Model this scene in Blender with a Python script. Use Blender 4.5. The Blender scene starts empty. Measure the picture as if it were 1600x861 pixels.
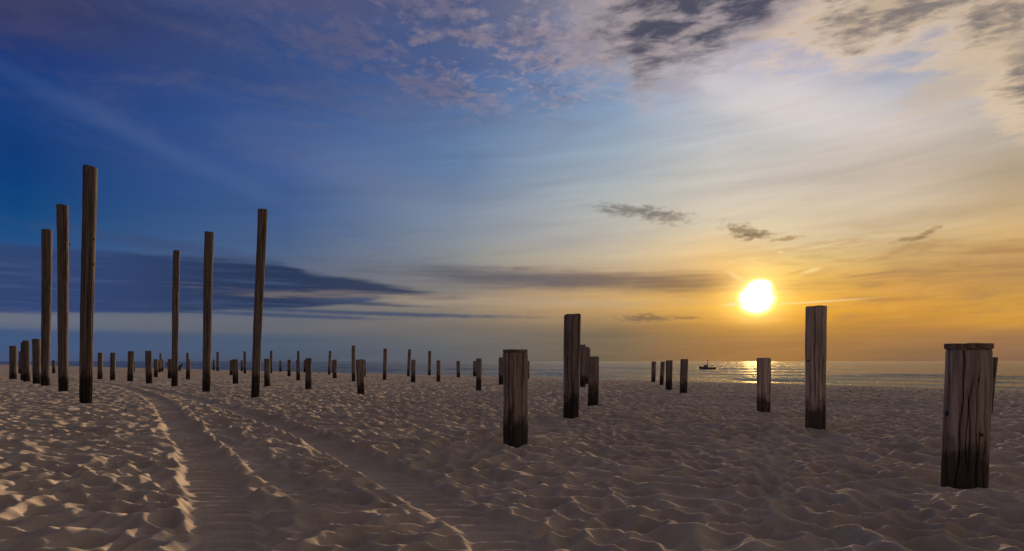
import bpy, bmesh, math, random
import numpy as np
from mathutils import Matrix

SC = bpy.context.scene
COL = SC.collection
RNG = np.random.default_rng(7)
random.seed(7)

# ------------------------------------------------------------------ camera
H = 1.10            # eye height above the sand, metres
FPX = 1000.0        # focal length in photo pixels (photo 1600 px wide)
HZ = 564.5          # row of the horizon in the photo
cam = bpy.data.cameras.new("camera")
cam.sensor_width = 36.0
cam.lens = 36.0 * FPX / 1600.0
cam.shift_y = (HZ - 430.5) / 1600.0
cam.clip_start = 0.05
cam.clip_end = 60000.0
cam_o = bpy.data.objects.new("camera", cam)
cam_o.location = (0, 0, H)
cam_o.rotation_euler = (math.radians(90), 0, 0)
COL.objects.link(cam_o)
SC.camera = cam_o

SC.view_settings.view_transform = 'Standard'
SC.view_settings.look = 'None'
SC.view_settings.exposure = 0.0
SC.view_settings.gamma = 1.0
SC.cycles.max_bounces = 4
SC.cycles.diffuse_bounces = 2
SC.cycles.sample_clamp_indirect = 4.0

# sun: low over the sea, right of the middle
SUN_U, SUN_V = (1182 - 800) / FPX, (HZ - 464) / FPX
SL = math.sqrt(1 + SUN_U ** 2 + SUN_V ** 2)
SUN_DIR = (SUN_U / SL, 1 / SL, SUN_V / SL)
SUN_EL = math.asin(SUN_DIR[2])
SUN_AZ = math.atan2(SUN_DIR[0], SUN_DIR[1])
sun = bpy.data.lights.new("sun", 'SUN')
sun.energy = 4.2
sun.angle = math.radians(1.4)
sun.color = (1.0, 0.75, 0.52)
sun_o = bpy.data.objects.new("sun", sun)
sun_o.rotation_euler = (math.pi / 2 - SUN_EL, 0, math.pi - SUN_AZ)
COL.objects.link(sun_o)
sun_o.visible_glossy = False     # the disc in the sky makes the glints; counting the lamp too would double the sun


# ------------------------------------------------------------------ node helper
def lin(c):
    return tuple(((v / 255) / 12.92 if v / 255 <= .04045 else ((v / 255 + .055) / 1.055) ** 2.4) for v in c)


class G:
    """tiny expression helper around a node tree"""
    def __init__(self, tree):
        self.t = tree

    def n(self, kind):
        return self.t.nodes.new(kind)

    def put(self, sock, v):
        if isinstance(v, S):
            self.t.links.new(v.s, sock)
        else:
            if hasattr(sock.default_value, '__len__'):
                if not hasattr(v, '__len__'):
                    v = (v,) * 3
                v = tuple(v)
                if len(sock.default_value) == 4 and len(v) == 3:
                    v = v + (1,)
                sock.default_value = v
            else:
                sock.default_value = v

    def math(self, op, *a, clamp=False):
        n = self.n('ShaderNodeMath')
        n.operation = op
        n.use_clamp = clamp
        for i, v in enumerate(a):
            self.put(n.inputs[i], v)
        return S(self, n.outputs[0])

    def smooth(self, x, a, b, kind='SMOOTHSTEP'):
        n = self.n('ShaderNodeMapRange')
        n.interpolation_type = kind
        lo, hi = (a, b)
        if not isinstance(a, S) and not isinstance(b, S) and a > b:
            self.put(n.inputs['From Min'], b)
            self.put(n.inputs['From Max'], a)
            n.inputs['To Min'].default_value = 1
            n.inputs['To Max'].default_value = 0
        else:
            self.put(n.inputs['From Min'], a)
            self.put(n.inputs['From Max'], b)
        self.put(n.inputs['Value'], x)
        return S(self, n.outputs['Result'])

    def mix(self, f, a, b, blend='MIX'):
        n = self.n('ShaderNodeMix')
        n.data_type = 'RGBA'
        n.blend_type = blend
        n.clamp_factor = True
        self.put(n.inputs['Factor'], f)
        ins = [i for i in n.inputs if i.type == 'RGBA']
        self.put(ins[0], a)
        self.put(ins[1], b)
        return S(self, [o for o in n.outputs if o.type == 'RGBA'][0])

    def vec(self, x, y, z):
        n = self.n('ShaderNodeCombineXYZ')
        for i, v in enumerate((x, y, z)):
            self.put(n.inputs[i], v)
        return S(self, n.outputs[0])

    def sep(self, v):
        n = self.n('ShaderNodeSeparateXYZ')
        self.put(n.inputs[0], v)
        return [S(self, o) for o in n.outputs]

    def vmath(self, op, *a, out='Vector'):
        n = self.n('ShaderNodeVectorMath')
        n.operation = op
        for i, v in enumerate(a):
            self.put(n.inputs[i], v)
        return S(self, n.outputs[out])

    def noise(self, v, scale=1., detail=4., rough=.5, dist=0., lac=2.0):
        n = self.n('ShaderNodeTexNoise')
        self.put(n.inputs['Vector'], v)
        n.inputs['Scale'].default_value = scale
        n.inputs['Detail'].default_value = detail
        n.inputs['Roughness'].default_value = rough
        n.inputs['Lacunarity'].default_value = lac
        n.inputs['Distortion'].default_value = dist
        return S(self, n.outputs[0])

    def ramp(self, f, stops, interp='LINEAR'):
        n = self.n('ShaderNodeValToRGB')
        cr = n.color_ramp
        cr.interpolation = interp
        while len(cr.elements) > 1:
            cr.elements.remove(cr.elements[-1])
        cr.elements[0].position = stops[0][0]
        cr.elements[0].color = tuple(stops[0][1]) + (1,)
        for p, c in stops[1:]:
            e = cr.elements.new(p)
            e.color = tuple(c) + (1,)
        self.put(n.inputs[0], f)
        return S(self, n.outputs[0])


class S:
    def __init__(self, g, s):
        self.g, self.s = g, s

    def __add__(self, o): return self.g.math('ADD', self, o)
    __radd__ = __add__
    def __sub__(self, o): return self.g.math('SUBTRACT', self, o)
    def __rsub__(self, o): return self.g.math('SUBTRACT', o, self)
    def __mul__(self, o): return self.g.math('MULTIPLY', self, o)
    __rmul__ = __mul__
    def __truediv__(self, o): return self.g.math('DIVIDE', self, o)


# ------------------------------------------------------------------ world: dusk sky with haze and clouds
world = bpy.data.worlds.new("World")
SC.world = world
world.use_nodes = True
wt = world.node_tree
wt.nodes.clear()
g = G(wt)
tc = g.n('ShaderNodeTexCoord')
D = S(g, tc.outputs['Generated'])
dx, dy, dz = g.sep(D)
hor = g.math('SQRT', dx * dx + dy * dy)
AZ = g.math('ARCTAN2', dx, dy)                       # azimuth from straight ahead (radians)
TE = dz / g.math('MAXIMUM', hor, 1e-4)               # tangent of the elevation
EL = g.math('ARCTAN2', dz, hor) / (math.pi / 2)      # elevation 0..1


def az_te(px, py):
    u, v = (px - 800) / FPX, (HZ - py) / FPX
    return math.atan(u), v / math.sqrt(1 + u * u)


ZEN = (96, 93, 103)
stations = [
    (30, [(0, (46, 50, 92)), (40, (50, 58, 104)), (90, (22, 54, 118)), (150, (26, 62, 124)), (220, (17, 58, 118)), (280, (12, 61, 121)), (330, (16, 70, 125)), (370, (30, 76, 129)),
          (480, (66, 84, 124)), (488, (100, 106, 122)), (509, (100, 107, 124)), (514, (66, 87, 125)), (545, (64, 86, 125)), (564, (66, 82, 116))]),
    (450, [(0, (76, 82, 122)), (40, (52, 76, 128)), (140, (52, 80, 136)), (200, (56, 85, 141)), (260, (64, 91, 145)), (330, (64, 92, 139)), (390, (78, 100, 137)),
           (440, (98, 106, 122)), (490, (102, 105, 114)), (519, (98, 101, 110)), (527, (77, 91, 111)), (550, (76, 89, 109)), (564, (78, 87, 103))]),
    (710, [(0, (76, 88, 128)), (60, (76, 94, 138)), (110, (72, 94, 142)), (150, (82, 107, 153)), (200, (94, 119, 159)), (260, (98, 124, 161)), (300, (107, 127, 157)), (350, (124, 138, 156)),
           (400, (132, 136, 140)), (440, (128, 124, 124)), (475, (142, 130, 116)), (510, (118, 110, 104)), (540, (100, 101, 103)), (564, (93, 94, 99))]),
    (960, [(0, (138, 134, 148)), (60, (136, 140, 168)), (130, (116, 142, 178)), (170, (134, 156, 184)), (220, (146, 164, 182)), (270, (160, 172, 182)), (310, (176, 180, 178)),
           (360, (190, 184, 172)), (400, (204, 186, 156)), (440, (196, 162, 118)), (475, (208, 166, 108)), (495, (176, 142, 96)), (520, (124, 107, 84)), (564, (112, 98, 80))]),
    (1120, [(0, (170, 166, 184)), (100, (192, 186, 196)), (140, (190, 190, 200)), (200, (183, 185, 190)), (240, (191, 189, 187)), (300, (200, 192, 180)), (350, (213, 198, 172)),
            (400, (230, 194, 134)), (440, (224, 172, 96)), (480, (232, 176, 74)), (500, (198, 144, 64)), (530, (160, 118, 72)), (564, (148, 109, 69))]),
    (1235, [(0, (160, 160, 184)), (60, (168, 168, 192)), (110, (184, 184, 202)), (160, (206, 199, 201)), (210, (193, 189, 186)), (280, (198, 188, 178)), (330, (212, 197, 172)),
            (380, (217, 196, 156)), (405, (224, 194, 128)), (430, (228, 184, 98)), (480, (234, 172, 56)), (500, (210, 149, 52)), (530, (166, 120, 68)), (564, (156, 112, 65))]),
    (1400, [(0, (150, 152, 176)), (70, (166, 168, 188)), (110, (172, 176, 194)), (160, (188, 185, 190)), (200, (206, 193, 185)), (250, (200, 185, 171)), (300, (204, 186, 166)),
            (350, (208, 186, 152)), (380, (206, 177, 130)), (400, (203, 168, 112)), (440, (209, 156, 82)), (484, (214, 151, 60)), (510, (182, 129, 64)), (540, (152, 112, 72)), (564, (132, 102, 74))]),
    (1580, [(0, (150, 146, 152)), (100, (172, 166, 166)), (160, (188, 178, 170)), (210, (182, 170, 157)), (260, (180, 161, 136)), (300, (186, 163, 131)), (350, (207, 175, 127)),
            (380, (203, 163, 103)), (405, (190, 146, 94)), (435, (188, 143, 84)), (475, (203, 151, 67)), (503, (205, 147, 60)), (522, (162, 119, 78)), (564, (131, 99, 76))]),
]


def make_stops(px, rows):
    out = []
    for py, c in sorted(rows, key=lambda r: -r[0]):
        a, te = az_te(px, py)
        out.append((max(0., math.atan(te) / (math.pi / 2)), lin(c)))
    top = rows[0][1]
    out.append((.5, lin(tuple((a + b) / 2 for a, b in zip(top, ZEN)))))
    out.append((.85, lin(ZEN)))
    return out


back = [(0., lin((92, 80, 76))), (.06, lin((94, 83, 79))), (.16, lin((82, 76, 80))), (.4, lin((72, 72, 86))), (.85, lin(ZEN))]
sky = g.ramp(EL, back)
prev = -math.radians(150)
for px, rows in stations:
    a = az_te(px, HZ)[0]
    sky = g.mix(g.smooth(AZ, prev, a, 'LINEAR'), sky, g.ramp(EL, make_stops(px, rows)))
    prev = a
sky = g.mix(g.smooth(AZ, prev, math.radians(150), 'LINEAR'), sky, g.ramp(EL, back))

# a physical clear sky underneath, faint behind the haze
nish = g.n('ShaderNodeTexSky')
nish.sky_type = 'NISHITA'
nish.sun_disc = False
nish.sun_elevation = SUN_EL
nish.sun_rotation = SUN_AZ
nish.air_density = 1.0
nish.dust_density = 1.0
sky = g.mix(.0004, sky, S(g, nish.outputs[0]), 'ADD')

# cloud deck coordinates: a flat layer seen in perspective
den = g.math('MAXIMUM', dz, 0.) + .06
CX, CY = dx / den, dy / den
WARP = g.noise(g.vec(AZ * 9., TE * 26., 0.), 1., 5., .6) - .5
WARP2 = g.noise(g.vec(AZ * 30., TE * 70., 3.), 1., 5., .6) - .5


def ellipse(px, py, rx, ry, rot=0., az=None, te=None):
    """normalised distance (1 at the rim) from a cloud centre given by bearing and height"""
    a0, t0 = az_te(px, py)
    c = math.cos(a0)
    sa, st = FPX / (c * c), FPX / c
    qx = ((az or AZ) - a0) * sa
    qy = ((te or TE) - t0) * st
    r = math.radians(rot)
    X = (qx * math.cos(r) + qy * math.sin(r)) / rx
    Y = (qy * math.cos(r) - qx * math.sin(r)) / ry
    return g.math('SQRT', X * X + Y * Y)


def blob(px, py, rx, ry, rot=0., soft=.6, nz=None, amp=.6):
    d = ellipse(px, py, rx, ry, rot)
    if nz is not None:
        d = d + nz * amp
    return g.smooth(d, 1. + soft, 1. - soft)


# fibrous high haze: long streaks over everything
fib = g.noise(g.vec(AZ * 3.2 + TE * 4., TE * 34. - AZ * 3., 7.), 1., 6., .55, .6) - .5
fib2 = g.noise(g.vec(CX * .35, CY * 1.5 + CX * .25, 1.), 1., 6., .6, 1.) - .5
amt = g.smooth(AZ, -.75, .3)
fib3 = g.noise(g.vec(AZ * 5. + TE * 9., TE * 60. - AZ * 9., 13.), 1., 5., .6, .4) - .5
k = 1. + fib * (.14 + amt * .24) + fib2 * (.12 + amt * .14) + fib3 * (.06 + amt * .12)
sky = g.vmath('MULTIPLY', sky, g.vec(k, k, k))

# pale diagonal veils over the blue part
d = ellipse(280, 243, 400, 17, -19)
d = d + WARP * .5 + fib * .8
sky = g.mix(g.smooth(d, 1.6, 0.) * .30, sky, lin((76, 102, 152)))
d = ellipse(620, 250, 260, 24, -14) + WARP * .6
sky = g.mix(g.smooth(d, 1.5, 0.) * .16, sky, lin((104, 122, 162)))
d = ellipse(720, 330, 330, 40, -16) + WARP * .6
sky = g.mix(g.smooth(d, 1.5, 0.) * .2, sky, lin((138, 144, 164)))

# bright milky patch high right
d = ellipse(1240, 165, 170, 46, -20) + WARP * 1.4 + fib2 * 1.6
sky = g.mix(g.smooth(d, 1.5, .1) * .5, sky, lin((226, 215, 210)))

# mauve veil, top left
cl = g.noise(g.vec(CX * 2.6, CY * 2.6, 2.), 1., 7., .62, .5)
mv = blob(150, 10, 420, 110, 4, .8, WARP, 1.2)
sky = g.mix(mv * g.smooth(cl, .36, .68) * .42, sky, lin((70, 72, 104)))
mv = blob(560, 110, 330, 120, 8, .8, WARP, 1.2)
sky = g.mix(mv * g.smooth(cl, .42, .66) * .55, sky, lin((92, 98, 130)))

# mackerel clouds, top middle
mk = g.noise(g.vec(CX * 19., CY * 17., 5.), 1., 6., .66, .35)
mk2 = g.noise(g.vec(CX * 4.2, CY * 4.2, 9.), 1., 4., .6)
mm = blob(785, 45, 370, 118, 0, .55, WARP, .8)
f = mm * g.smooth(mk + (mk2 - .5) * 1.1, .42, .72)
lit = g.smooth(AZ, -.32, .10)
sky = g.mix(f * .8, sky, g.mix(lit, lin((94, 94, 126)), lin((184, 164, 164))))
f = mm * g.smooth(mk2, .45, .66)
sky = g.mix(f * .62, sky, lin((78, 86, 124)))


# heavy grey clouds along the top, lit at their lower rims
def heavy(parts, dark, rim, nz, amp, dens=.9, rimo=.6, soft=(1.3, .35)):
    global sky
    d = None
    for p in parts:
        e = ellipse(*p)
        d = e if d is None else g.math('SMOOTH_MIN', d, e, .25)
    d = d + nz * amp
    halo = g.smooth(d, 1.8, .8)
    core = g.smooth(d, *soft)
    sky = g.mix(halo * rimo, sky, rim)
    tex = g.smooth(g.noise(g.vec(CX * 9. - CY * 3., CY * 14. + CX * 5., 11.), 1., 6., .6, .25), .38, .66)
    sky = g.mix(core * dens, sky, g.mix(tex, dark, tuple(a * .45 + b * .55 for a, b in zip(dark, rim))))


FIBN = g.noise(g.vec(CX * 7. - CY * 3., CY * 10. + CX * 5., 4.), 1., 7., .64, .2) - .5
heavy([(1100, -4, 165, 84, 14), (1012, 44, 32, 82, -4), (1200, -14, 140, 50, 12)], lin((68, 70, 90)), lin((200, 184, 182)), FIBN * 1.2 + WARP2 * .6, 1.0, .95, .6, (1.5, .6))
heavy([(1420, 0, 170, 62, 6), (1600, 10, 130, 60, 10), (1625, 110, 70, 80, 40)], lin((98, 95, 102)), lin((234, 205, 168)), FIBN * 1.5 + WARP2 * .6, 1.3, .82, .7, (1.15, .45))
d = ellipse(1510, 115, 110, 40, 22) + FIBN * 2.2
sky = g.mix(g.smooth(d, 1.3, .5) * .5, sky, lin((206, 182, 156)))

# slate bank low on the left, tapering towards the middle
a0, t0 = az_te(0, 0)
bx = AZ + WARP * .02
tx = g.smooth(bx, az_te(-700, 0)[0], az_te(720, 0)[0], 'LINEAR')


def edge(pts):
    """height of a cloud edge as a piecewise linear function of bearing"""
    lo, hi = az_te(-700, 0)[0], az_te(720, 0)[0]
    n = [((az_te(px, py)[0] - lo) / (hi - lo), az_te(px, py)[1]) for px, py in pts]
    r = g.ramp(tx, [(max(0, min(1, p)), (v, v, v)) for p, v in n])
    return g.sep(r)[0]


streak = g.noise(g.vec(AZ * 5., TE * 90., 2.), 1., 5., .62) - .5
up = edge([(-700, 340), (0, 376), (150, 388), (300, 396), (440, 408), (480, 422), (560, 432), (640, 447), (715, 460)])
dn = edge([(-700, 500), (0, 487), (200, 489), (300, 488), (440, 482), (520, 478), (600, 464), (715, 460)])
TEb = TE + streak * .022 + WARP * .006
bank = g.smooth(up - TEb, -.002, .010) * g.smooth(TEb - dn, -.003, .004)
bank = bank * g.smooth(AZ, az_te(745, 0)[0], az_te(640, 0)[0])
bcol = g.mix(g.smooth(AZ, az_te(100, 0)[0], az_te(420, 0)[0]), lin((49, 68, 112)), lin((39, 54, 86)))
bcol = g.mix(g.smooth(AZ, az_te(450, 0)[0], az_te(690, 0)[0]), bcol, lin((58, 66, 88)))
bcol = g.mix(g.smooth(streak, -.02, .2) * .35, bcol, lin((84, 100, 138)))
sky = g.mix(bank * .95, sky, bcol)
for p, c, o in [((560, 489, 240, 3.2, -1), (60, 74, 104), .8), ((450, 493, 130, 3, -1), (58, 74, 106), .8), ((690, 466, 40, 3.4, 1), (66, 70, 88), .75), ((560, 474, 90, 3, -1), (62, 72, 96), .7),
                ((250, 382, 160, 9, -4), (58, 76, 116), .55), ((600, 476, 60, 2.2, -2), (70, 76, 94), .6)]:
    sky = g.mix(blob(*p, soft=.7, nz=WARP2, amp=1.2) * o, sky, lin(c))

# long dusky streak pointing at the sun
d = ellipse(900, 438, 290, 17, -2.5) + WARP * .9 + streak * 1.6
sky = g.mix(g.smooth(d, 1.5, .2) * .80, sky, g.mix(g.smooth(AZ, 0., .33), lin((88, 86, 98)), lin((124, 100, 80))))
d = ellipse(760, 470, 330, 8, -1) + streak * 3.
sky = g.mix(g.smooth(d, 1.4, .3) * .4, sky, lin((178, 158, 134)))
# warm ribs right of the sun
rib = g.noise(g.vec(AZ * 7. + TE * 6., TE * 46. - AZ * 2.2, 6.), 1., 5., .6, .5)
rm = g.smooth(AZ, .22, .5) * g.smooth(TE, .03, .07) * g.smooth(TE, .22, .12)
sky = g.mix(rm * g.smooth(rib, .46, .66) * .7, sky, lin((172, 130, 84)))
sky = g.mix(rm * g.smooth(rib, .46, .3) * .25, sky, lin((246, 196, 116)))

# sun glow and disc
sd = g.vmath('DOT_PRODUCT', D, SUN_DIR, out='Value')
ang = g.math('ARCCOSINE', g.math('MINIMUM', sd, 1.))
a_s, t_s = az_te(1182, 464)
es = ellipse(1182, 467, 21, 17.5)
glow = g.math('EXPONENT', ang * -15.)
glow2 = g.math('EXPONENT', ang * -38.)
glow3 = g.math('EXPONENT', ang * -62.)
ad = g.vec(glow * .10 + glow2 * .65 + glow3 * 2.4, glow * .035 + glow2 * .40 + glow3 * 1.6, glow2 * .05 + glow3 * .6)
pre = sky
sky = g.mix(1., sky, ad, 'ADD')
low_haze = g.smooth(TE + fib * .012, az_te(1182, 496)[1], az_te(1182, 522)[1])
sky = g.mix(low_haze * .7, sky, pre)
sdst = g.math('SMOOTH_MIN', es, ellipse(1187, 447, 15, 8), .5) + WARP2 * .5
disc = g.smooth(sdst, 1.9, .3)
sky = g.mix(disc * disc * disc, sky, (50., 31., 10.))
for p, o in [((1150, 475, 17, 2.4, 4), .8), ((1270, 472, 75, 1.5, 1.5), .5), ((1150, 432, 14, 3., -30), .5), ((1268, 423, 13, 2.6, 14), .6), ((1219, 394, 4, 1.2, 10), .7)]:
    sky = g.mix(blob(*p, soft=.8, nz=WARP2, amp=.7) * o, sky, (1.05, .80, .38))

# small ragged dark clouds
RAG = g.noise(g.vec(AZ * 60., TE * 150., 8.), 1., 6., .65, .4) - .5
for p, c, o in [((985, 329, 48, 7, -6), (112, 106, 102), .85), ((1035, 338, 32, 8, -8), (120, 110, 100), .75), ((1160, 361, 24, 9, -16), (126, 104, 76), .85), ((1185, 367, 22, 5, -2), (130, 108, 80), .8),
                ((1228, 373, 22, 2.6, 4), (160, 126, 82), .8), ((1445, 366, 18, 4, 24), (140, 112, 78), .8), ((1425, 373, 26, 3, 4), (150, 122, 86), .7),
                ((1010, 497, 30, 5, -2), (108, 90, 76), .8), ((1070, 497, 20, 2, 0), (120, 96, 72), .7), ((1400, 467, 30, 3, 0), (196, 134, 62), .6), ((815, 420, 14, 3, 0), (112, 104, 108), .6)]:
    sky = g.mix(blob(*p, soft=.8, nz=RAG, amp=4.2) * o * .85, sky, lin(c))

# below the horizon the dome repeats the haze colour (hidden by sea and sand)
bg = g.n('ShaderNodeBackground')
g.put(bg.inputs['Color'], sky)
bg.inputs['Strength'].default_value = 1.0
wo = g.n('ShaderNodeOutputWorld')
wt.links.new(bg.outputs[0], wo.inputs[0])


# ------------------------------------------------------------------ tools
def at(px, py, z=0.):
    d = (H - z) * FPX / (py - HZ)
    return (px - 800) / FPX * d, d


def np_mesh(name, verts, quads, mat, smooth=True, tris=None):
    me = bpy.data.meshes.new(name)
    nv, nq = len(verts), len(quads)
    nt = 0 if tris is None else len(tris)
    me.vertices.add(nv)
    me.vertices.foreach_set('co', np.ascontiguousarray(verts, np.float32).ravel())
    me.loops.add(nq * 4 + nt * 3)
    idx = np.asarray(quads, np.int32).ravel()
    if nt:
        idx = np.concatenate([idx, np.asarray(tris, np.int32).ravel()])
    me.loops.foreach_set('vertex_index', idx)
    me.polygons.add(nq + nt)
    st = np.concatenate([np.arange(nq) * 4, nq * 4 + np.arange(nt) * 3]).astype(np.int32)
    me.polygons.foreach_set('loop_start', st)
    me.update(calc_edges=True)
    me.validate()
    if smooth:
        me.shade_smooth()
    me.materials.append(mat)
    return me


def link(name, me, parent=None, loc=(0, 0, 0)):
    o = bpy.data.objects.new(name, me)
    o.location = loc
    COL.objects.link(o)
    if parent is not None:
        o.parent = parent
    return o


def material(name):
    m = bpy.data.materials.new(name)
    m.use_nodes = True
    t = m.node_tree
    t.nodes.clear()
    q = G(t)
    b = q.n('ShaderNodeBsdfPrincipled')
    o = q.n('ShaderNodeOutputMaterial')
    t.links.new(b.outputs[0], o.inputs[0])
    c = q.n('ShaderNodeTexCoord')
    return m, q, b, S(q, c.outputs['Object'])


def bump(q, b, height, strength, dist):
    n = q.n('ShaderNodeBump')
    n.inputs['Strength'].default_value = strength
    n.inputs['Distance'].default_value = dist
    q.put(n.inputs['Height'], height)
    q.put(b.inputs['Normal'], S(q, n.outputs[0]))


def flat_mat(name, col, rough=.6):
    m, q, b, P = material(name)
    nz = q.noise(P, 6., 4.)
    q.put(b.inputs['Base Color'], q.mix(nz, tuple(c * .75 for c in col), tuple(min(1, c * 1.2) for c in col)))
    b.inputs['Roughness'].default_value = rough
    return m


# ------------------------------------------------------------------ terrain height
def vnoise(X, Y, cell, seed):
    r = np.random.default_rng(seed)
    tab = r.random(4096).astype(np.float32)
    x, y = X / cell, Y / cell
    xi, yi = np.floor(x).astype(np.int64), np.floor(y).astype(np.int64)
    fx, fy = (x - xi).astype(np.float32), (y - yi).astype(np.float32)
    fx, fy = fx * fx * (3 - 2 * fx), fy * fy * (3 - 2 * fy)
    h = lambda i, j: tab[((i * 73856093) ^ (j * 19349663)) & 4095]
    a, b = h(xi, yi), h(xi + 1, yi)
    c, d = h(xi, yi + 1), h(xi + 1, yi + 1)
    return (a + (b - a) * fx) * (1 - fy) + (c + (d - c) * fx) * fy - .5


def bowls(X, Y, cell, seed, var=.05, n=2, k_round=.065):
    """dimpled sand: smallest of many shallow bowls, sharp ridges, just rounded, where bowls meet"""
    r = np.random.default_rng(seed)
    T = r.random((4096, 3)).astype(np.float32)
    x, y = X / cell, Y / cell
    xi, yi = np.floor(x).astype(np.int64), np.floor(y).astype(np.int64)
    acc = np.zeros(x.shape, np.float32)
    x, y = x.astype(np.float32), y.astype(np.float32)
    for i in range(-n, n + 1):
        for j in range(-n, n + 1):
            k = (((xi + i) * 73856093) ^ ((yi + j) * 19349663)) & 4095
            t = T[k]
            ddx = (xi + i).astype(np.float32) + np.float32(.1) + np.float32(.8) * t[..., 0] - x
            ddy = (yi + j).astype(np.float32) + np.float32(.1) + np.float32(.8) * t[..., 1] - y
            v = (ddx * ddx + ddy * ddy) + t[..., 2] * np.float32(var)
            acc += np.exp(-v * np.float32(1 / k_round))
    return np.maximum(-k_round * np.log(acc + 1e-30), 0)


def spline(pts):
    p = np.array([at(*q) for q in pts])
    p = p[np.argsort(p[:, 1])]
    yy = np.linspace(p[0, 1], p[-1, 1], 400)
    xx = np.interp(yy, p[:, 1], p[:, 0])
    for _ in range(3):
        k = np.ones(15) / 15
        xx = np.convolve(np.pad(xx, 7, 'edge'), k, 'valid')
    s = np.concatenate([[0], np.cumsum(np.hypot(np.diff(xx), np.diff(yy)))])
    ca = np.cos(np.arctan(np.gradient(xx, yy)))
    return yy, xx, s, ca


TRACKS = [
    (spline([(395, 880), (380, 850), (368, 818), (345, 778), (322, 740), (311, 708), (290, 681), (271, 654), (258, 636), (234, 619), (190, 604), (120, 594)]), .20, 1.0),
    (spline([(860, 880), (790, 848), (726, 812), (668, 780), (610, 750), (550, 716), (505, 695), (462, 677), (416, 660), (365, 643), (310, 626), (250, 611), (180, 599)]), .185, 1.0),
    (spline([(520, 800), (470, 770), (425, 742), (385, 712), (352, 684), (322, 655), (300, 640)]), .13, .7),
]


def base_z(X, Y):
    p = X + Y
    t = np.clip((p - 34.) / 66., 0, None)
    s = np.where(t < 1, t * t * (1.9 - .9 * t), 1 + (t - 1) * 1.1)
    return -1.85 * np.minimum(s, 2.2)


def height(X, Y, R, smooth_only=False):
    z = base_z(X, Y).astype(np.float32)
    wx = X + vnoise(X, Y, .9, 21) * .34 + vnoise(X, Y, .3, 22) * .06
    wy = Y + vnoise(X, Y, .9, 23) * .34 + vnoise(X, Y, .3, 24) * .06
    wx = wx.astype(np.float64)
    wy = wy.astype(np.float64)
    b = np.zeros(X.shape, np.float32)
    m = R < 120
    amp = .97 + .5 * np.clip(vnoise(X[m], Y[m], 2.6, 31), -.5, .5)
    big = bowls(wx[m] * .98 - wy[m] * .14, wy[m] * .96 + wx[m] * .12, .22, 1, .16)
    big = .32 * (1 - np.exp(-big / .32))          # crests rounded off to an even height
    small = bowls(wx[m] * 1.03 + 5, wy[m] * .97, .115, 2, .10)
    small = .3 * (1 - np.exp(-small / .3))
    b[m] = big * .50 * amp + small * .078 - .060
    calm = 1 - .5 * np.clip((R - 14.) / 18., 0, 1)
    b *= calm
    b += (vnoise(X, Y, .17, 41) * .006 + vnoise(X, Y, .08, 42) * .003) * calm
    low = (vnoise(X, Y, 7., 51) * .022 + vnoise(X, Y, 2.2, 52) * .012 + vnoise(X, Y, .75, 53) * .014) * calm
    if smooth_only:
        return z + low * 0
    damp = np.ones(X.shape, np.float32)
    tr = np.zeros(X.shape, np.float32)
    for (yy, xx, s, ca), hw, w in TRACKS:
        mm = (Y > yy[0]) & (Y < yy[-1]) & (R < 60)
        y, x = Y[mm], X[mm]
        wob = vnoise(x, y, .7, 61) * .07 + vnoise(x, y, .2, 64) * .03
        dd = (x - np.interp(y, yy, xx)) * np.interp(y, yy, ca) + wob
        ss = np.interp(y, yy, s)
        fade = np.clip((yy[-1] - y) / 8., 0, 1) * w
        a = np.abs(dd)
        inside = 1 / (1 + np.exp((a - hw) / .034))
        berm = np.exp(-((a - hw - .07) / .055) ** 2)
        tread = (.5 + .5 * np.sin(2 * math.pi * (ss + 2.2 * a * a + .04 * np.sin(ss * 3) + vnoise(x, y, .3, 66) * .05) / .21)) ** 1.4
        tread = tread * .040 * np.clip((1.05 - a / hw) * 2.5, 0, 1) * (.75 + vnoise(x, y, .9, 62) * .9)
        damp[mm] *= 1 - .93 * fade * np.exp(-(a / (hw * 1.22)) ** 6)
        tr[mm] += fade * (-.030 * inside * (1 + vnoise(x, y, 1.6, 65) * .6) + .016 * berm * (.6 + vnoise(x, y, .5, 63) * 1.6) + tread)
    return z + low + b * damp + tr


GROUP = "wooden posts standing in the sand"
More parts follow.
